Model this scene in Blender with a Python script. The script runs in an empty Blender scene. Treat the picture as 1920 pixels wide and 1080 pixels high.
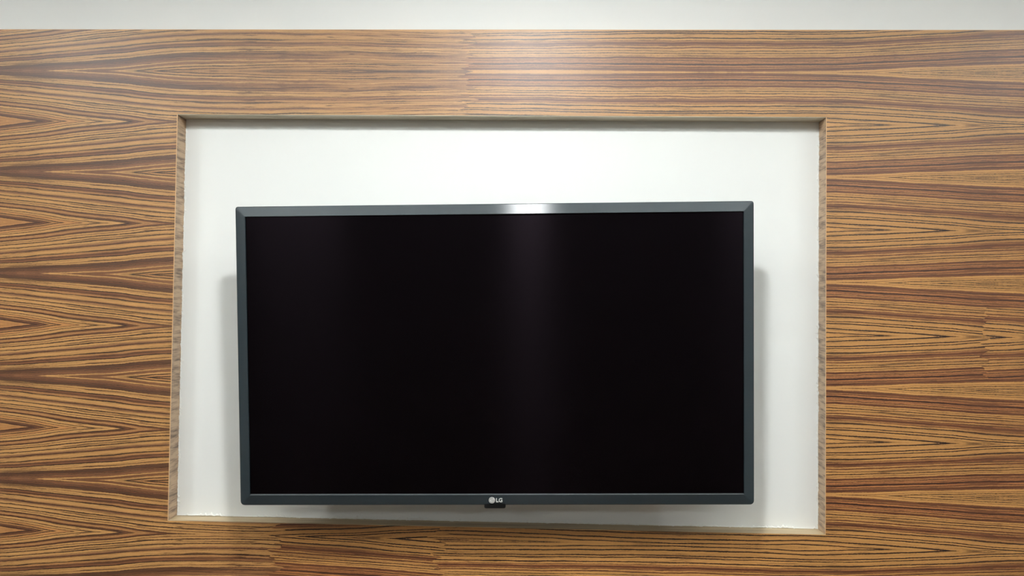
import bpy, bmesh, math, random
from mathutils import Vector, Matrix
random.seed(7)
S = bpy.context.scene
C = S.collection
Z0 = 1.70                      # height of the camera above the floor
PY = 1.45                      # front of the wooden panelling
WY = 1.487                     # white wall behind it

# ------------------------------------------------------------------ camera
def cam_axes(yaw, pitch, roll):
    cy, sy, cp, sp = math.cos(yaw), math.sin(yaw), math.cos(pitch), math.sin(pitch)
    f = Vector((sy*cp, cy*cp, sp)); r = Vector((cy, -sy, 0)); u = r.cross(f)
    cr, sr = math.cos(roll), math.sin(roll)
    return cr*r + sr*u, -sr*r + cr*u, f
cr_, cu_, cf_ = cam_axes(*[math.radians(a) for a in (-1.8025, 1.3734, 0.7052)])
cd = bpy.data.cameras.new('camera'); cam = bpy.data.objects.new('camera', cd); C.objects.link(cam)
cd.sensor_width = 36; cd.sensor_fit = 'HORIZONTAL'; cd.lens = 1400/1920*36
cd.clip_start = 0.01
cam.matrix_world = Matrix(((cr_.x, cu_.x, -cf_.x, 0), (cr_.y, cu_.y, -cf_.y, 0), (cr_.z, cu_.z, -cf_.z, Z0), (0, 0, 0, 1)))
S.camera = cam

# ------------------------------------------------------------------ world, lights, exposure
S.view_settings.view_transform = 'Standard'; S.view_settings.look = 'None'
S.view_settings.gamma = 1; S.view_settings.use_curve_mapping = False
S.view_settings.exposure = -0.08
W = bpy.data.worlds.new('world'); S.world = W; W.use_nodes = True
W.node_tree.nodes['Background'].inputs[0].default_value = (0.9, 0.95, 1, 1)
W.node_tree.nodes['Background'].inputs[1].default_value = 0.05

CEIL = 0.93                   # ceiling height above the camera
SPOTS = [(-1.50, 0.487, 7), (-0.025, 0.487, 20), (1.62, 0.487, 5)]
FILL_PANELS = [(-1.5, -2.0, 17), (1.5, -2.0, 17)]  # unseen ceiling panels added as fill for the room
FILL_UPLIGHTS = [(-1.08, 0.08, 2.0, 42), (1.08, 0.08, 2.0, 40)]  # unseen bars added to bounce fill light off the ceiling
def area(name, loc, size, power, color, size_y=None, shape='DISK'):
    l = bpy.data.lights.new(name, 'AREA'); l.shape = shape; l.size = size
    if size_y: l.size_y = size_y
    l.energy = power; l.color = color
    o = bpy.data.objects.new(name, l); C.objects.link(o); o.location = loc
    return o
for x, y, p in SPOTS:
    area('downlight_lamp', (x, y, Z0+CEIL-0.028), 0.125, p, (0.97, 0.995, 1.0))
for x, y, L, p in FILL_UPLIGHTS:
    u_ = area('uplight_lamp', (x, y, Z0+CEIL-0.19), L, p, (0.94, 0.995, 1.0), 0.08, 'RECTANGLE')
    u_.rotation_euler = (math.pi, 0, 0)
for x, y, p in FILL_PANELS:
    area('panel_lamp', (x, y, Z0+CEIL-0.022), 0.56, p, (0.94, 0.995, 1.0), 0.56, 'RECTANGLE')

# ------------------------------------------------------------------ helpers
def obj(name, bm, mat, parent=None, smooth=False, **props):
    me = bpy.data.meshes.new(name)
    bmesh.ops.recalc_face_normals(bm, faces=bm.faces[:])
    bm.to_mesh(me); bm.free()
    if mat: me.materials.append(mat)
    if smooth:
        for p in me.polygons: p.use_smooth = True
    o = bpy.data.objects.new(name, me); C.objects.link(o)
    if parent: o.parent = parent
    for k, v in props.items(): o[k] = v
    return o
def box(bm, x0, x1, y0, y1, z0, z1):
    v = [bm.verts.new((x, y, z)) for x in (x0, x1) for y in (y0, y1) for z in (z0, z1)]
    for f in ((0,1,3,2), (4,6,7,5), (0,4,5,1), (2,3,7,6), (0,2,6,4), (1,5,7,3)):
        bm.faces.new([v[i] for i in f])
def boxobj(name, x0, x1, y0, y1, z0, z1, mat, parent=None, bevel=0, **props):
    bm = bmesh.new(); box(bm, x0, x1, y0, y1, z0, z1)
    if bevel: bmesh.ops.bevel(bm, geom=bm.edges[:], offset=bevel, segments=2, affect='EDGES', profile=0.6)
    return obj(name, bm, mat, parent, **props)
def empty(name, loc, rot=None, **props):
    o = bpy.data.objects.new(name, None); C.objects.link(o); o.location = loc
    o.empty_display_size = 0.05
    if rot: o.rotation_euler = rot
    for k, v in props.items(): o[k] = v
    return o
def srgb(r, g, b):
    f = lambda c: (c/255/12.92) if c/255 <= 0.04045 else ((c/255+0.055)/1.055)**2.4
    return (f(r), f(g), f(b), 1)

class NT:
    def __init__(self, name):
        self.m = bpy.data.materials.new(name); self.m.use_nodes = True
        self.t = self.m.node_tree; self.b = self.t.nodes['Principled BSDF']
    def node(self, kind, **kw):
        n = self.t.nodes.new(kind)
        for k, v in kw.items(): setattr(n, k, v)
        return n
    def link(self, a, b): self.t.links.new(a, b)
    def put(self, sock, v):
        if hasattr(v, 'is_linked') or hasattr(v, 'links'): self.link(v, sock)
        else: sock.default_value = v
    def math(self, op, a, b=0.0, c=0.0, clamp=False):
        n = self.node('ShaderNodeMath', operation=op, use_clamp=clamp)
        self.put(n.inputs[0], a); self.put(n.inputs[1], b); self.put(n.inputs[2], c)
        return n.outputs[0]
    def comb(self, x, y, z=0.0):
        n = self.node('ShaderNodeCombineXYZ')
        for s, v in zip(n.inputs, (x, y, z)): self.put(s, v)
        return n.outputs[0]
    def noise(self, vec, scale=1.0, detail=2.0, rough=0.5):
        n = self.node('ShaderNodeTexNoise', noise_dimensions='3D')
        self.link(vec, n.inputs['Vector']); n.inputs['Scale'].default_value = scale
        n.inputs['Detail'].default_value = detail; n.inputs['Roughness'].default_value = rough
        return n.outputs[0]
    def mixc(self, f, a, b, mode='MIX'):
        n = self.node('ShaderNodeMix', data_type='RGBA', blend_type=mode)
        self.put(n.inputs[0], f); self.put(n.inputs[6], a); self.put(n.inputs[7], b)
        return n.outputs[2]
    def mixf(self, f, a, b):
        n = self.node('ShaderNodeMix', data_type='FLOAT')
        self.put(n.inputs[0], f); self.put(n.inputs[2], a); self.put(n.inputs[3], b)
        return n.outputs[0]
    def maprange(self, v, a, b, c, d, smooth=False):
        n = self.node('ShaderNodeMapRange', interpolation_type='SMOOTHSTEP' if smooth else 'LINEAR')
        for s, q in zip(n.inputs[:5], (v, a, b, c, d)): self.put(s, q)
        return n.outputs[0]
    def curve(self, v, pts):
        """smooth curve through (x, y) points"""
        x0, x1 = pts[0][0], pts[-1][0]; ys = [p[1] for p in pts]; y0, y1 = min(ys), max(ys)
        if y1-y0 < 1e-6: y1 = y0+1
        n = self.node('ShaderNodeFloatCurve')
        self.link(self.maprange(v, x0, x1, 0.0, 1.0), n.inputs['Value'])
        cm = n.mapping; cu = cm.curves[0]
        P = [((x-x0)/(x1-x0), (y-y0)/(y1-y0)) for x, y in pts]
        while len(cu.points) < len(P): cu.points.new(0.5, 0.5)
        for q, p in zip(cu.points, P): q.location = p; q.handle_type = 'AUTO_CLAMPED'
        cm.update()
        return self.math('MULTIPLY_ADD', n.outputs[0], y1-y0, y0)
    def bands(self, phi, table, e=0.35):
        """colour of a grain profile: table of (end, colour); several ramps in a row"""
        segs = []; cur = []; start = table[0][0]
        prev = start; items = []
        for end, col in table[1:]:
            items.append((prev, end, col)); prev = end
        chunks = [items[i:i+15] for i in range(0, len(items), 15)]
        out = None
        for ch in chunks:
            a, b = ch[0][0], ch[-1][1]
            n = self.node('ShaderNodeValToRGB'); r = n.color_ramp; r.interpolation = 'LINEAR'
            st = []
            for (p, q, c) in ch:
                w = min(e, (q-p)*0.3)
                st.append(((p+w-a)/(b-a), c)); st.append(((q-w-a)/(b-a), c))
            r.elements[0].position = st[0][0]; r.elements[0].color = st[0][1]
            r.elements[1].position = st[-1][0]; r.elements[1].color = st[-1][1]
            for pos, c in st[1:-1]:
                el = r.elements.new(pos); el.color = c
            self.link(self.maprange(phi, a, b, 0.0, 1.0), n.inputs[0])
            if out is None: out = n.outputs[0]
            else: out = self.mixc(self.maprange(phi, a-0.25, a+0.25, 0.0, 1.0), out, n.outputs[0])
        return out
    def setp(self, **kw):
        for k, v in kw.items():
            self.put(self.b.inputs[k.replace('_', ' ')], v)
        return self

# ------------------------------------------------------------------ zebrano laminate
L_ = srgb(203, 156, 98); T_ = srgb(182, 134, 84); O_ = srgb(196, 142, 86)
B_ = srgb(124, 80, 52); M_ = srgb(146, 104, 72); D_ = srgb(86, 54, 36); K_ = srgb(46, 25, 15); k_ = srgb(104, 66, 40); G_ = srgb(102, 74, 54)
LEFT = [(-32, None), (-20, G_), (-17, T_), (-15.6, K_), (-13.2, T_), (-11.8, K_), (-9, L_), (-7.4, B_), (-6.4, M_), (-5.5, B_), (-3.4, L_), (-2.4, B_), (-1.2, M_), (0, B_),
        (1.0, B_), (1.8, M_), (2.5, K_), (4.0, B_), (5.6, D_), (6.2, G_), (7.6, D_), (8.1, B_), (8.9, K_), (11.8, L_), (12.5, k_), (17.2, L_), (18.4, K_), (19.6, B_), (20.2, M_), (22.0, B_), (22.6, D_), (23.8, B_), (26.8, T_), (28.2, K_),
        (33.6, L_), (35, T_), (36.7, D_), (39, M_), (43, L_), (44.5, K_), (49.7, L_), (51.2, K_), (53.8, L_), (54.5, k_), (57, L_), (58.6, D_), (59.8, B_),
        (63.3, T_), (65, B_), (66.4, K_), (70.5, L_), (71.5, K_), (74, L_), (74.7, k_), (78, O_), (79.2, K_), (81.8, T_), (84, B_), (87, D_), (92, O_), (93, T_), (98, O_), (99.4, K_), (104, L_), (107, B_), (108.5, D_), (114, L_), (115.4, K_), (120, T_), (124, B_), (130, L_), (131.5, K_), (137, T_), (141, D_), (152, L_)]
L_ = srgb(202, 152, 90); B_ = srgb(112, 66, 40); M_ = srgb(136, 88, 56); O_ = srgb(186, 126, 76); D_ = srgb(72, 40, 25); T_ = srgb(176, 124, 74); K_ = srgb(44, 22, 13)
RIGHT = [(-20, None), (-13.6, L_), (-12.6, K_), (-10.9, L_), (-9.8, K_), (-8.4, L_), (-7.4, K_), (-5.0, L_), (-3.8, K_), (-1.3, L_), (-0.7, k_), (3.4, L_), (5, B_), (5.8, M_), (8.4, B_),
         (10.4, T_), (11.9, B_), (14.4, O_), (18, D_), (20, O_), (20.6, k_), (22.5, O_), (23.5, K_), (26, T_), (29.6, B_), (32.2, L_), (32.7, k_), (36, L_), (37.3, K_), (40.5, L_), (41.5, K_), (45.8, L_),
         (48.1, B_), (50.6, L_), (52.2, B_), (53.3, T_), (57.3, B_), (59.6, T_), (60.4, k_), (63.8, L_), (65.9, K_), (72.3, L_), (73.9, K_), (76.4, L_), (78.3, K_), (85.8, L_), (88.1, K_), (93.3, L_), (95.1, K_),
         (101, L_), (102.1, K_), (104, L_), (109, D_), (116, T_)]

def laminate():
    n = NT('zebrano_laminate')
    tc = n.node('ShaderNodeTexCoord'); sp = n.node('ShaderNodeSeparateXYZ'); n.link(tc.outputs['Object'], sp.inputs[0])
    X0 = n.math('MULTIPLY', sp.outputs[0], 1000.0)
    Z = n.math('MULTIPLY', n.math('SUBTRACT', sp.outputs[2], Z0), 1000.0)
    s = n.math('DIVIDE', n.math('SUBTRACT', 458.0, Z), 202.5)
    m = n.math('FRACT', s)
    t = n.math('MULTIPLY', n.math('SUBTRACT', 1.0, n.math('ABSOLUTE', n.math('MULTIPLY_ADD', m, 2.0, -1.0))), 101.25)
    # ragged joints between sheets of print
    jag = n.math('MULTIPLY_ADD', n.noise(n.comb(0.0, n.math('MULTIPLY', Z, 0.09), 3.0), 1.0, 1.0), 150.0, -75.0)
    Xj = n.math('ADD', X0, jag)
    low = n.math('LESS_THAN', Z, -120.0)
    s1 = n.mixf(low, -139.0, -500.0)
    isL = n.math('LESS_THAN', Xj, s1)
    isM = n.math('MULTIPLY', low, n.math('MULTIPLY', n.math('GREATER_THAN', Xj, -500.0), n.math('LESS_THAN', Xj, -180.0)))
    XR = n.mixf(isM, X0, n.math('SUBTRACT', 525.0, X0))
    s3 = n.math('MULTIPLY', n.math('GREATER_THAN', n.math('MULTIPLY_ADD', jag, 0.35, X0), 856.0),
                n.math('MULTIPLY', n.math('LESS_THAN', Z, 8.0), n.math('GREATER_THAN', Z, -128.0)))
    XR = n.math('SUBTRACT', XR, n.math('MULTIPLY', s3, 105.0))
    X = n.mixf(isL, XR, X0)
    # waviness of the growth lines
    w1 = n.math('MULTIPLY_ADD', n.noise(n.comb(n.math('MULTIPLY', X, 0.009), n.math('MULTIPLY', t, 0.03), isL), 1.0, 2.0), 4.4, -2.2)
    w2 = n.math('MULTIPLY_ADD', n.noise(n.comb(n.math('MULTIPLY', X, 0.055), n.math('MULTIPLY', t, 0.22), isL), 1.0, 3.0, 0.6), 1.8, -0.9)
    w3 = n.math('MULTIPLY_ADD', n.noise(n.comb(n.math('MULTIPLY', X, 0.30), n.math('MULTIPLY', t, 0.6), 2.0), 1.0, 1.0), 1.1, -0.55)
    tw = n.math('ADD', n.math('ADD', t, w3), n.math('ADD', w1, w2))
    # left sheet
    aL = n.curve(X0, [(-1400, -16), (-1063, 0), (-847, 12.4), (-697, 24.4), (-560, 28), (-465, 29), (-380, 29.8), (-300, 28), (-100, 25)])
    bL = n.curve(X0, [(-1400, .85), (-1063, 1.0), (-847, 1.2), (-697, 1.24), (-465, 1.16), (-300, 1.1), (-100, 1.06)])
    pL = n.math('DIVIDE', n.math('DIVIDE', n.math('SUBTRACT', tw, aL), bL), 1.065)
    # right sheet
    aR = n.curve(XR, [(-600, 0), (-139, 0.5), (100, 0), (335, -2.2), (450, -1.6), (557, 0), (650, 3.2), (744, 7.4), (929, 14.8), (1300, 30)])
    bR = n.curve(XR, [(-600, .93), (-139, .94), (100, .99), (335, 1.04), (557, 1.0), (744, 1.02), (929, 1.07), (1300, 1.1)])
    pR = n.math('DIVIDE', n.math('DIVIDE', n.math('SUBTRACT', tw, aR), bR), 1.024)
    colL = n.bands(pL, LEFT)
    brk = n.noise(n.comb(n.math('MULTIPLY', X0, 0.005), n.math('MULTIPLY', tw, 0.42), 8.0), 1.0, 3.0, 0.65)
    brk = n.math('MULTIPLY', n.maprange(brk, 0.46, 0.54, 0.0, 0.8, True), n.maprange(X0, -760.0, -400.0, 0.0, 1.0))
    colL = n.mixc(brk, colL, srgb(182, 134, 84)); colR = n.bands(pR, RIGHT)
    bk2 = n.noise(n.comb(n.math('MULTIPLY', XR, 0.004), n.math('MULTIPLY', pR, 0.5), 14.0), 1.0, 2.0, 0.6)
    bk2 = n.math('MULTIPLY', n.maprange(bk2, 0.48, 0.56, 0.0, 0.5, True), n.maprange(XR, 560.0, 930.0, 0.0, 1.0))
    bk2 = n.math('MULTIPLY', bk2, n.math('MULTIPLY', n.maprange(pR, 3.0, 6.0, 0.0, 1.0), n.maprange(pR, 62.0, 68.0, 1.0, 0.0)))
    colR = n.mixc(bk2, colR, B_)
    col = n.mixc(isL, colR, colL)
    phi = n.mixf(isL, pR, pL)
    # fine streaks that follow the growth lines
    st = n.noise(n.comb(n.math('MULTIPLY', X, 0.008), n.math('MULTIPLY', phi, 0.85), isL), 1.0, 3.0, 0.6)
    fine = n.noise(n.comb(n.math('MULTIPLY', X, 0.08), n.math('MULTIPLY', phi, 2.0), 5.0), 1.0, 2.0, 0.6)
    val = n.math('ADD', n.maprange(st, 0.28, 0.72, 0.70, 1.20), n.maprange(fine, 0.3, 0.7, -0.04, 0.04))
    hsv = n.node('ShaderNodeHueSaturation'); n.link(col, hsv.inputs['Color']); n.link(val, hsv.inputs['Value'])
    hsv.inputs['Saturation'].default_value = 1.0
    # thin extra dark hair lines
    hair = n.noise(n.comb(n.math('MULTIPLY', X, 0.007), n.math('MULTIPLY', phi, 1.0), 11.0), 1.0, 1.0)
    hm = n.maprange(hair, 0.61, 0.67, 0.0, 0.25)
    # contours of a stretched noise: thin dark lines that run with the grain and meet in points
    for (sx_, sp_, off, wd, am) in ((0.0035, 0.30, 21.0, 0.020, 0.75), (0.006, 0.55, 33.0, 0.020, 0.40)):
        cn = n.noise(n.comb(n.math('MULTIPLY', X, sx_), n.math('MULTIPLY', phi, sp_), off), 1.0, 1.0)
        cl = n.maprange(n.math('ABSOLUTE', n.math('SUBTRACT', cn, 0.5)), 0.25*wd, wd, am, 0.0)
        cl = n.math('MULTIPLY', cl, n.math('MAXIMUM', isL, n.maprange(phi, 0.0, 4.0, 0.0, 1.0)))
        hm = n.math('MAXIMUM', hm, cl)
    c2 = n.mixc(hm, hsv.outputs[0], srgb(62, 34, 20))
    c2 = n.mixc(1.0, c2, (0.80, 0.74, 0.655, 1), 'MULTIPLY')
    n.setp(Base_Color=c2, Roughness=0.42, Specular_IOR_Level=0.72)
    bp = n.node('ShaderNodeBump'); bp.inputs['Strength'].default_value = 0.06; bp.inputs['Distance'].default_value = 0.0004
    n.link(val, bp.inputs['Height']); n.link(bp.outputs[0], n.b.inputs['Normal'])
    return n.m

def jamb_mat(name, axis, pale=0):
    """greyer laminate of the niche lining; stripes run across (axis 2) or along the depth"""
    n = NT(name)
    tc = n.node('ShaderNodeTexCoord'); sp = n.node('ShaderNodeSeparateXYZ'); n.link(tc.outputs['Object'], sp.inputs[0])
    Y = n.math('MULTIPLY', sp.outputs[1], 1000.0)
    if axis == 2:
        A = n.math('MULTIPLY', sp.outputs[2], 1000.0); Bc = Y; k = 0.055
        v = n.comb(n.math('MULTIPLY', A, 0.13), n.math('MULTIPLY', Bc, 0.02), n.math('MULTIPLY', sp.outputs[0], 3.0))
        v2 = n.comb(n.math('MULTIPLY', A, 0.55), n.math('MULTIPLY', Bc, 0.035), 4.0)
    else:
        A = n.math('MULTIPLY', sp.outputs[0], 1000.0)
        v = n.comb(n.math('MULTIPLY', Y, 0.11), n.math('MULTIPLY', A, 0.004), 1.0)
        v2 = n.comb(n.math('MULTIPLY', Y, 0.5), n.math('MULTIPLY', A, 0.01), 4.0)
    a = n.noise(v, 1.0, 2.0); b = n.noise(v2, 1.0, 2.0)
    r = n.node('ShaderNodeValToRGB'); n.link(n.math('ADD', n.math('MULTIPLY', a, 0.6), n.math('MULTIPLY', b, 0.4)), r.inputs[0])
    r.color_ramp.elements[0].position = 0.36; r.color_ramp.elements[0].color = srgb(108, 88, 72)  # grey of the uprights is partly glare put into the colour
    r.color_ramp.elements[1].position = 0.56; r.color_ramp.elements[1].color = srgb(188, 160, 130)
    e = r.color_ramp.elements.new(0.46); e.color = srgb(158, 132, 108)
    if pale == 2:
        for el, c in zip(r.color_ramp.elements, (srgb(146, 126, 96), srgb(172, 152, 120), srgb(188, 168, 134))): el.color = c
    elif pale:
        for el, c in zip(r.color_ramp.elements, (srgb(172, 160, 138), srgb(196, 186, 164), srgb(212, 204, 184))): el.color = c
    n.setp(Base_Color=r.outputs[0], Roughness=0.45)
    return n.m

def paint(name, col, bump=0.05, rough=0.55):
    n = NT(name)
    tc = n.node('ShaderNodeTexCoord')
    mp = n.node('ShaderNodeMapping'); mp.inputs['Scale'].default_value = (1, 1, 0.35); n.link(tc.outputs['Object'], mp.inputs[0])
    a = n.noise(mp.outputs[0], 90.0, 4.0, 0.6)
    b = n.noise(tc.outputs['Object'], 2.3, 2.0)
    c = n.mixc(n.maprange(b, 0.3, 0.7, 0.0, 1.0), col, tuple(x*0.965 for x in col[:3])+(1,))
    bp = n.node('ShaderNodeBump'); bp.inputs['Strength'].default_value = bump; bp.inputs['Distance'].default_value = 0.001
    n.link(a, bp.inputs['Height']); n.link(bp.outputs[0], n.b.inputs['Normal'])
    n.setp(Base_Color=c, Roughness=rough, Specular_IOR_Level=0.3)
    return n.m
def plain(name, col, rough=0.5, **kw):
    n = NT(name)
    tc = n.node('ShaderNodeTexCoord')
    a = n.noise(tc.outputs['Object'], 120.0, 3.0)
    c = n.mixc(a, col, tuple(x*0.9 for x in col[:3])+(1,))
    n.setp(Base_Color=c, Roughness=rough, **kw)
    return n.m
def brushed(name, col, rough, aniso, rot=0.0, streak=0.1, **kw):
    n = NT(name)
    uv = n.node('ShaderNodeTexCoord')
    mp = n.node('ShaderNodeMapping'); mp.inputs['Scale'].default_value = (6, 900, 1); n.link(uv.outputs['UV'], mp.inputs[0])
    a = n.noise(mp.outputs[0], 1.0, 2.0)
    c = n.mixc(a, tuple(x*(1-streak) for x in col[:3])+(1,), tuple(min(1, x*(1+streak)) for x in col[:3])+(1,))
    tg = n.node('ShaderNodeTangent', direction_type='UV_MAP')
    n.link(tg.outputs[0], n.b.inputs['Tangent'])
    n.setp(Base_Color=c, Roughness=rough, Anisotropic=aniso, Anisotropic_Rotation=rot, **kw)
    return n.m

M_lam = laminate()
M_jamb = jamb_mat('grey_laminate_upright', 2)
M_head = jamb_mat('grey_laminate_lengthwise', 0, 1)
M_sill = jamb_mat('tan_laminate_lengthwise', 0, 2)
M_white = paint('white_wall_paint', (0.81, 0.825, 0.805, 1))
M_bead = paint('dried_white_paint', (0.84, 0.84, 0.80, 1), 0.3)
M_ceil = paint('ceiling_paint', (0.82, 0.83, 0.81, 1))
M_floor = plain('brown_floor', (0.16, 0.10, 0.06, 1), 0.4)
M_room = paint('room_wall_paint', (0.58, 0.56, 0.52, 1))
M_edge = plain('cut_laminate_edge', srgb(206, 168, 128), 0.6)
M_core = plain('board_core', srgb(150, 112, 76), 0.8)
M_bezel = brushed('brushed_dark_bezel', (0.014, 0.024, 0.030, 1), 0.24, 1.0, 0.25, 0.10, Specular_IOR_Level=0.6)
M_lip = plain('satin_grey_lip', (0.16, 0.18, 0.19, 1), 0.35, Metallic=0.6)
M_screen = brushed('black_screen_glass', (0.0003, 0.0003, 0.0004, 1), 0.19, 1.0, 0.25, 0.0, Specular_IOR_Level=0.13, Specular_Tint=(1.0, 0.72, 0.95, 1))
M_case = plain('black_plastic', (0.004, 0.004, 0.004, 1), 0.55, Specular_IOR_Level=0.2)
M_steel = plain('dark_steel', (0.05, 0.05, 0.05, 1), 0.4, Metallic=0.8)
M_logo = plain('silver_print', (0.55, 0.55, 0.53, 1), 0.4)
M_dark = plain('dark_print', (0.03, 0.035, 0.036, 1), 0.5)
M_lens = NT('lamp_lens').setp(Base_Color=(0.9, 0.9, 0.9, 1), Emission_Color=(1, 0.97, 0.93, 1), Emission_Strength=4.0).m
M_trim = plain('white_metal_trim', (0.75, 0.75, 0.75, 1), 0.4)

# ------------------------------------------------------------------ the room
XL, XR_, YB, ZF, ZC = -3.0, 2.8, -4.2, 0.0, Z0+CEIL
boxobj('floor', XL, XR_, YB, WY, ZF-0.1, ZF, M_floor, kind='structure')
boxobj('ceiling', XL, XR_, YB, WY, ZC, ZC+0.1, M_ceil, kind='structure')
wall = boxobj('wall_back', XL-0.1, XR_+0.1, WY, WY+0.12, ZF-0.1, ZC+0.1, M_white, kind='structure')
boxobj('wall_left', XL-0.1, XL, YB, WY, ZF-0.1, ZC+0.1, M_room, kind='structure')
boxobj('wall_right', XR_, XR_+0.1, YB, WY, ZF-0.1, ZC+0.1, M_room, kind='structure')
boxobj('wall_front', XL-0.1, XR_+0.1, YB-0.1, YB, ZF-0.1, ZC+0.1, M_room, kind='structure')

# ------------------------------------------------------------------ the wooden panelling with its niche
NX0, NX1, NZ0, NZ1 = -0.7139, 0.5572, Z0-0.4285, Z0+0.3718
PT = Z0+0.5409
PXL, PXR, PB = -2.2, 2.1, 0.35
panel = empty('wall_panel', (0, PY, PB), label='zebra-striped brown wooden wall panelling with a niche around the television', category='wall panel')
def world_child(o):
    o.parent = panel; o.matrix_parent_inverse = panel.matrix_world.inverted() if False else Matrix.Translation((0, -PY, -PB))
    return o
def face_ring():
    bm = bmesh.new(); r = 0.0006
    o = [(PXL, PB), (PXR, PB), (PXR, PT), (PXL, PT)]
    i = [(NX0, NZ0), (NX1, NZ0), (NX1, NZ1), (NX0, NZ1)]
    def loop(pts, y): return [bm.verts.new((x, y, z)) for x, z in pts]
    of = loop([(PXL, PB), (PXR, PB), (PXR, PT-r), (PXL, PT-r)], PY)
    ot = loop([(PXL, PB), (PXR, PB), (PXR, PT), (PXL, PT)], PY+r)
    ob = loop(o, PY+0.016)
    f_ = loop([(NX0-r, NZ0-r), (NX1+r, NZ0-r), (NX1+r, NZ1+r), (NX0-r, NZ1+r)], PY)
    g_ = loop(i, PY+r); h_ = loop(i, PY+0.016)
    L = [f_, of, ot, ob, h_, g_, f_]
    for a, b in zip(L[:-1], L[1:]):
        for k in range(4):
            bm.faces.new((a[k], a[(k+1) % 4], b[(k+1) % 4], b[k]))
    return bm
world_child(obj('face_board', face_ring(), M_lam))
# lining boards of the niche, mitred at the corners
def lining(name, pts, mat):
    """pts: eight corners, front quad then back quad (x, z)"""
    bm = bmesh.new()
    a = [bm.verts.new((x, PY+0.0004, z)) for x, z in pts]; b = [bm.verts.new((x, WY, z)) for x, z in pts]
    bm.faces.new(a); bm.faces.new(b[::-1])
    for k in range(4): bm.faces.new((a[k], b[k], b[(k+1) % 4], a[(k+1) % 4]))
    return world_child(obj(name, bm, mat))
e = 0.0008; w = 0.016
# the front of the lining shows as a hair-thin pale edge inside the opening
lining('jamb_board', [(NX0, NZ0), (NX0+e, NZ0+e), (NX0+e, NZ1-e), (NX0, NZ1)], M_jamb)
lining('jamb_board', [(NX1, NZ0), (NX1-e, NZ0+e), (NX1-e, NZ1-e), (NX1, NZ1)], M_jamb)
lining('head_board', [(NX0, NZ1), (NX0+e, NZ1-e), (NX1-e, NZ1-e), (NX1, NZ1)], M_head)
lining('sill_board', [(NX0, NZ0), (NX0+e, NZ0+e), (NX1-e, NZ0+e), (NX1, NZ0)], M_sill)
# pale cut edges beside the niche
for (x0, x1, z0, z1) in ((NX0-0.0002, NX0+0.0011, NZ0, NZ1-0.001), (NX1-0.0008, NX1+0.0003, NZ0, NZ1-0.001)):
    world_child(boxobj('edge_strip', x0, x1, PY-0.0003, PY+0.0006, z0, z1, M_edge))
world_child(boxobj('edge_strip', PXL, PXR, PY+0.0002, PY+0.0012, PT-0.0004, PT+0.0006, M_edge))  # pale strip put in for the bright glare line along the top
# framing behind the face board that carries it on the wall
for z0, z1 in ((PT-0.045, PT-0.001), (NZ1+0.004, NZ1+0.04), (PB, PB+0.05), (NZ0-0.045, NZ0-0.004)):
    world_child(boxobj('batten', PXL, PXR, PY+0.016, WY, z0, z1, M_core))

# ragged beads of dried wall paint where the wall meets the lining
def bead(name, p0, p1, side, base, amp, n, gap=0.0):
    """thin uneven bead lying on the wall along p0 -> p1 (x, z); side = direction towards the lining"""
    rnd = random.Random(name+str(p0)); bm = bmesh.new(); rows = []
    dx, dz = (p1[0]-p0[0]), (p1[1]-p0[1]); ph = rnd.random()*9
    for k in range(n+1):
        f = k/n; q = rnd.random()
        wv = base + amp*(0.5+0.5*math.sin(f*n*0.11+ph))*q + (amp*1.3*rnd.random() if rnd.random() < 0.10 else 0)
        x, z = p0[0]+dx*f, p0[1]+dz*f
        h = 0.0012+0.0016*rnd.random()
        pts = []
        for o_, y_ in ((-0.0005, 0), (wv*0.35, -h), (wv, -h*0.4), (wv*1.05, 0.0)):
            pts.append(bm.verts.new((x - side[0]*o_, WY+y_-0.0001, z - side[1]*o_)))
        rows.append(pts)
    for a, b in zip(rows[:-1], rows[1:]):
        for j in range(3): bm.faces.new((a[j], a[j+1], b[j+1], b[j]))
    o = obj(name, bm, M_bead, smooth=True); o.parent = wall
    return o
bead('paint_edge', (NX0+e, NZ0), (NX0+e, NZ1-0.02), (-1, 0), 0.0008, 0.0034, 420)
bead('paint_edge', (NX1-e, NZ0), (NX1-e, NZ1-0.02), (1, 0), 0.0007, 0.0026, 420)
bead('paint_edge', (NX0, NZ0+e), (NX1, NZ0+e), (0, -1), 0.0010, 0.0032, 520)
def splash(name, spots, side, plane):
    """flakes of paint that ran on to the lining"""
    rnd = random.Random(name+str(plane)); bm = bmesh.new()
    for c in spots:
        L = 0.003+0.008*rnd.random(); W_ = 0.0008+0.0030*rnd.random()
        n = 7; ring = []
        for k in range(n):
            a = math.pi*k/(n-1)
            along = c - L*math.cos(a)*0.5; d = WY - W_*math.sin(a)*(0.7+0.6*rnd.random())
            ring.append((along, d))
        if side in 'LR':
            x = plane; sx = 0.0003 if side == 'L' else -0.0003
            v = [bm.verts.new((x+sx, d, al)) for al, d in ring]; u = [bm.verts.new((x, d, al)) for al, d in ring]
        else:
            v = [bm.verts.new((al, d, plane+0.0003)) for al, d in ring]; u = [bm.verts.new((al, d, plane)) for al, d in ring]
        bm.faces.new(v)
        for k in range(n): bm.faces.new((v[k], v[(k+1) % n], u[(k+1) % n], u[k]))
    o = obj(name, bm, M_bead, kind='stuff'); o.parent = wall
rr = random.Random(3)
splash('paint_flakes', [NZ0+0.02+0.74*rr.random()**1.0 for _ in range(60)], 'L', NX0+e)
splash('paint_flakes', [NZ0+0.02+0.74*rr.random() for _ in range(60)], 'R', NX1-e)
splash('paint_flakes', [NX0+0.02+1.22*rr.random() for _ in range(70)], 'S', NZ0+e)

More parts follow.
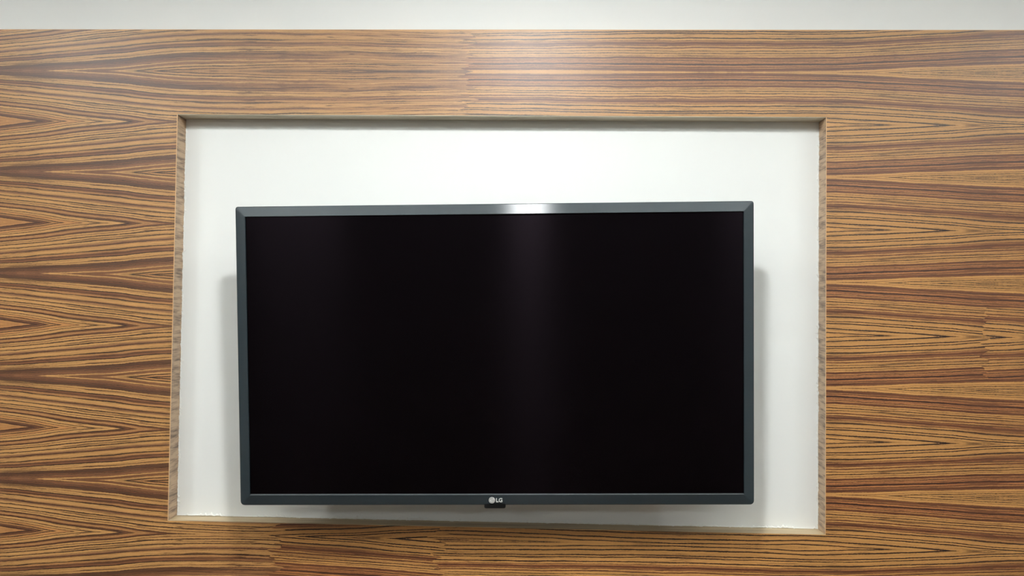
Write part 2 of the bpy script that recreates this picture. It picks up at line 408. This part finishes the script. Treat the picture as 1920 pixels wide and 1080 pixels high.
# ------------------------------------------------------------------ the television
tyaw, ttilt, troll = [math.radians(a) for a in (0.4006, 2.8078, 1.1524)]
r0 = Vector((math.cos(tyaw), math.sin(tyaw), 0)); nf = Vector((math.sin(tyaw), -math.cos(tyaw), 0))
u2 = math.cos(ttilt)*Vector((0, 0, 1)) + math.sin(ttilt)*nf
TR = math.cos(troll)*r0 + math.sin(troll)*u2
TU = -math.sin(troll)*r0 + math.cos(troll)*u2
TB = TU.cross(TR) * -1          # local +Y (into the wall)
TB = TR.cross(TU) * -1
HW, HH = 0.46665, 0.27264
TC = Vector((-0.07394, 1.345, Z0-0.08956))
tv = empty('television', (0, 0, 0), label='black flat screen television with slim dark grey bezel mounted on the white niche wall', category='television')
tv.matrix_world = Matrix(((TR.x, TB.x, TU.x, TC.x), (TR.y, TB.y, TU.y, TC.y), (TR.z, TB.z, TU.z, TC.z), (0, 0, 0, 1)))
def rrect(hw, hh, rt, rb, n=5, cx=0, cz=0):
    """outline with top corner radius rt and bottom corner radius rb"""
    out = []
    for sx, sz, r, a0 in ((1, 1, rt, 0), (-1, 1, rt, 90), (-1, -1, rb, 180), (1, -1, rb, 270)):
        for k in range(n+1):
            a = math.radians(a0+90*k/n)
            out.append((cx+sx*(hw-r)+r*math.cos(a), cz+sz*(hh-r)+r*math.sin(a)))
    return out
def loft(loops, close_first=False, close_last=False):
    bm = bmesh.new(); R_ = [[bm.verts.new(p) for p in l] for l in loops]
    n = len(R_[0])
    for a, b in zip(R_[:-1], R_[1:]):
        for k in range(n): bm.faces.new((a[k], a[(k+1) % n], b[(k+1) % n], b[k]))
    if close_first: bm.faces.new(R_[0][::-1])
    if close_last: bm.faces.new(R_[-1])
    return bm
def uvmap(o):
    me = o.data; uvl = me.uv_layers.new(name='UVMap')
    for p in me.polygons:
        for li in p.loop_indices:
            c = me.vertices[me.loops[li].vertex_index].co; uvl.data[li].uv = (c.x, c.z)
def ring(hw, hh, rt, rb, y, n=5): return [(x, y, z) for x, z in rrect(hw, hh, rt, rb, n)]
BW = 0.0195
def ring2(inset, y, rt, rb):
    return ring(HW-inset, HH-inset, rt, rb, y)
def inner(ins, y, r=0.0008):
    # inner opening; measured margins of the picture area
    return [(x, y, z) for x, z in rrect(HW-0.0192-ins, HH-0.0193-ins, r, r, 5, 0.0, 0.0006)]
bz = loft([ring2(0.0015, 0.014, 0.004, 0.005), ring2(0.0, 0.012, 0.0045, 0.007), ring2(0.0, 0.0058, 0.0045, 0.007), ring2(0.0004, 0.0048, 0.0045, 0.007), ring2(0.0012, 0.0041, 0.004, 0.0065),
           ring2(0.010, 0.0020, 0.002, 0.003), inner(-0.0012, 0.0002), inner(-0.0004, 0.0), inner(0.0, 0.0004), inner(0.0002, 0.0036)])
bezel = obj('bezel', bz, M_bezel, tv); uvmap(bezel)
# screen glass
sc = bmesh.new(); box(sc, -HW+0.018, HW-0.018, 0.0032, 0.0060, -HH+0.018, HH-0.018)
screen = obj('screen', sc, M_screen, tv); uvmap(screen)
# bevelled inner step below the picture, coloured pale for the light it catches
zb = -HH+0.0193+0.0006
lip = bmesh.new()
xs = HW-0.0195
pr = [(0.0032, zb+0.0012), (-0.0002, zb+0.0001), (-0.0002, zb-0.0004), (0.003, zb-0.0004)]
a = [lip.verts.new((-xs, y, z)) for y, z in pr]; b = [lip.verts.new((xs, y, z)) for y, z in pr]
for k in range(4): lip.faces.new((a[k], a[(k+1) % 4], b[(k+1) % 4], b[k]))
lip.faces.new(a[::-1]); lip.faces.new(b)
obj('screen_lip', lip, M_lip, tv, label='thin silver strip below the screen')
# back cover, bulge and wall bracket
obj('back_cover', loft([ring2(0.0012, 0.012, 0.004, 0.006), ring2(0.0016, 0.020, 0.004, 0.006), ring2(0.012, 0.030, 0.01, 0.01), ring2(0.02, 0.034, 0.01, 0.01)], True, True), M_case, tv)
obj('back_housing', loft([[(x, y, z) for x, z in rrect(hw, hh, 0.02, 0.02, 5, 0, -0.05)] for hw, hh, y in ((0.30, 0.17, 0.033), (0.29, 0.16, 0.050), (0.27, 0.14, 0.056))], True, True), M_case, tv)
bk = bmesh.new(); box(bk, -0.20, 0.20, 0.122, 0.1365, -0.09, 0.07)
for sx in (-0.15, 0.15): box(bk, sx-0.015, sx+0.015, 0.056, 0.070, -0.13, 0.10)
box(bk, -0.165, 0.165, 0.066, 0.080, -0.05, -0.01)
for sx in (-0.09, 0.06): box(bk, sx, sx+0.03, 0.078, 0.124, -0.045, -0.015)
obj('wall_bracket', bk, M_steel, tv)
# remote sensor under the bottom edge
def zlocal(px_x): return px_x
sx0, sz0 = 0.0, -HH
sens = bmesh.new()
o1 = []
SX = -0.0005
def sens_loop(hw, zb_, y, r=0.003):
    pts = [(SX-hw, -HH+0.002), (SX-hw, zb_+r)]
    for k in range(1, 5):
        a_ = math.radians(180+90*k/4); pts.append((SX-hw+r+r*math.cos(a_), zb_+r+r*math.sin(a_)))
    for k in range(0, 5):
        a_ = math.radians(270+90*k/4); pts.append((SX+hw-r+r*math.cos(a_), zb_+r+r*math.sin(a_)))
    pts.append((SX+hw, -HH+0.002))
    return [(x, y, z) for x, z in pts]
sens.free()
obj('remote_sensor', loft([sens_loop(0.0185, -HH-0.0053, 0.0034), sens_loop(0.0193, -HH-0.0060, 0.0044), sens_loop(0.0193, -HH-0.0060, 0.015)], True, True), M_case, tv)
# maker's mark: round emblem and two letters
def disc(cx, cz, r, y0, y1, n=28):
    return loft([[(cx+rr_*math.cos(2*math.pi*k/n), y, cz+rr_*math.sin(2*math.pi*k/n)) for k in range(n)] for rr_, y in ((r, y1), (r, y0))], True, True)
EX, EZ = -0.0056, -HH+0.0099
FY = 0.0019   # the sloping bezel face here
emb = obj('logo_emblem', disc(EX, EZ, 0.0057, FY-0.0016, FY+0.0015), M_logo, tv, label='silver round emblem')
def stroke(bm, pts, wd, y):
    """flat ribbon along pts"""
    n = len(pts); L_ = []; R2 = []
    for k in range(n):
        p = Vector(pts[k]); q0 = Vector(pts[max(0, k-1)]); q1 = Vector(pts[min(n-1, k+1)])
        d = (q1-q0).normalized(); nn = Vector((-d.y, d.x))*wd/2
        L_.append(p+nn); R2.append(p-nn)
    vs = []
    for yy in (y, y+0.0002):
        vs.append([bm.verts.new((v.x, yy, v.y)) for v in L_] + [bm.verts.new((v.x, yy, v.y)) for v in R2])
    f, g = vs
    for k in range(n-1):
        bm.faces.new((f[k], f[k+1], f[n+k+1], f[n+k])); bm.faces.new((g[k], g[n+k], g[n+k+1], g[k+1]))
        bm.faces.new((f[k], g[k], g[k+1], f[k+1])); bm.faces.new((f[n+k], f[n+k+1], g[n+k+1], g[n+k]))
    bm.faces.new((f[0], f[n], g[n], g[0])); bm.faces.new((f[n-1], g[n-1], g[2*n-1], f[2*n-1]))
mk = bmesh.new()
R5 = 0.0045
arc = [(EX+R5*math.cos(math.radians(d)), EZ+R5*math.sin(math.radians(d))) for d in range(62, 361, 12)]
stroke(mk, arc, 0.00065, FY-0.00172)
stroke(mk, [(EX+R5, EZ), (EX+0.0016, EZ)], 0.00065, FY-0.00172)
stroke(mk, [(EX-0.0001, EZ+0.0028), (EX-0.0001, EZ-0.0022), (EX+0.0016, EZ-0.0022)], 0.00065, FY-0.00172)
stroke(mk, [(EX-0.0027, EZ+0.0018), (EX-0.0017, EZ+0.0018)], 0.0009, FY-0.00172)
mko = obj('emblem_lines', mk, M_dark, emb)
fc = bpy.data.curves.new('letters', 'FONT'); fc.body = 'LG'; fc.size = 0.0100; fc.offset = 0.00022; fc.extrude = 0.0008; fc.space_character = 1.02
fo = bpy.data.objects.new('letters', fc); C.objects.link(fo)
bpy.context.view_layer.update()
me = bpy.data.meshes.new_from_object(fo.evaluated_get(bpy.context.evaluated_depsgraph_get()))
bpy.data.objects.remove(fo)
minx = min(v.co.x for v in me.vertices); minz = min(v.co.y for v in me.vertices)
me.transform(Matrix.Translation((0.0019-minx, FY-0.0011, EZ-0.0037-minz)) @ Matrix.Rotation(math.radians(90), 4, 'X'))
me.materials.clear(); me.materials.append(M_logo)
lt = bpy.data.objects.new('logo_lettering', me); C.objects.link(lt); lt.parent = tv; lt['label'] = 'silver two-letter maker mark'

# ------------------------------------------------------------------ ceiling fittings above the picture: downlights, plus added fill panels and uplight bars
for i, (x, y, p) in enumerate(SPOTS):
    d = empty('downlight', (x, y, ZC), label=['round recessed ceiling spotlight left of the television', 'round recessed ceiling spotlight above the television', 'round recessed ceiling spotlight right of the television'][i], category='ceiling light', group='recessed spotlights along the wall')
    bm = bmesh.new(); n = 32
    lp = [[bm.verts.new((r*math.cos(2*math.pi*k/n), r*math.sin(2*math.pi*k/n), z)) for k in range(n)] for r, z in ((0.085, 0.0), (0.085, -0.004), (0.068, -0.006), (0.066, -0.001))]
    for a, b in zip(lp[:-1], lp[1:]):
        for k in range(n): bm.faces.new((a[k], a[(k+1) % n], b[(k+1) % n], b[k]))
    obj('trim_ring', bm, M_trim, d)
    bm = bmesh.new(); bmesh.ops.create_circle(bm, cap_ends=True, radius=0.067, segments=32)
    for v in bm.verts: v.co.z = -0.0015
    obj('lens', bm, M_lens, d)
for i, (x, y, p) in enumerate(FILL_PANELS):
    d = empty('ceiling_panel_light', (x, y, ZC), label=['square ceiling light panel at the left of the room', 'square ceiling light panel at the right of the room'][i], category='ceiling light', group='square light panels')
    bm = bmesh.new()
    for (a0, a1, b0, b1) in ((-.31, .31, -.31, -.29), (-.31, .31, .29, .31), (-.31, -.29, -.29, .29), (.29, .31, -.29, .29)): box(bm, a0, a1, b0, b1, -0.012, 0)
    obj('frame', bm, M_trim, d)
    bm = bmesh.new(); box(bm, -.29, .29, -.29, .29, -0.008, -0.004); obj('diffuser', bm, M_lens, d)
for i, (x, y, L, p) in enumerate(FILL_UPLIGHTS):
    d = empty('uplight_bar', (x, y, ZC), label=['slim white bar hanging below the ceiling, left of the television middle', 'slim white bar hanging below the ceiling, right of the television middle'][i], category='ceiling light', group='hanging uplight bars')
    bm = bmesh.new(); box(bm, -L/2-0.01, L/2+0.01, -.05, .05, -0.215, -0.196); obj('housing', bm, M_trim, d)
    for sx in (-L/2+0.1, L/2-0.1):
        bm = bmesh.new(); box(bm, sx-0.003, sx+0.003, -.003, .003, -0.197, 0); obj('hanging_rod', bm, M_trim, d)
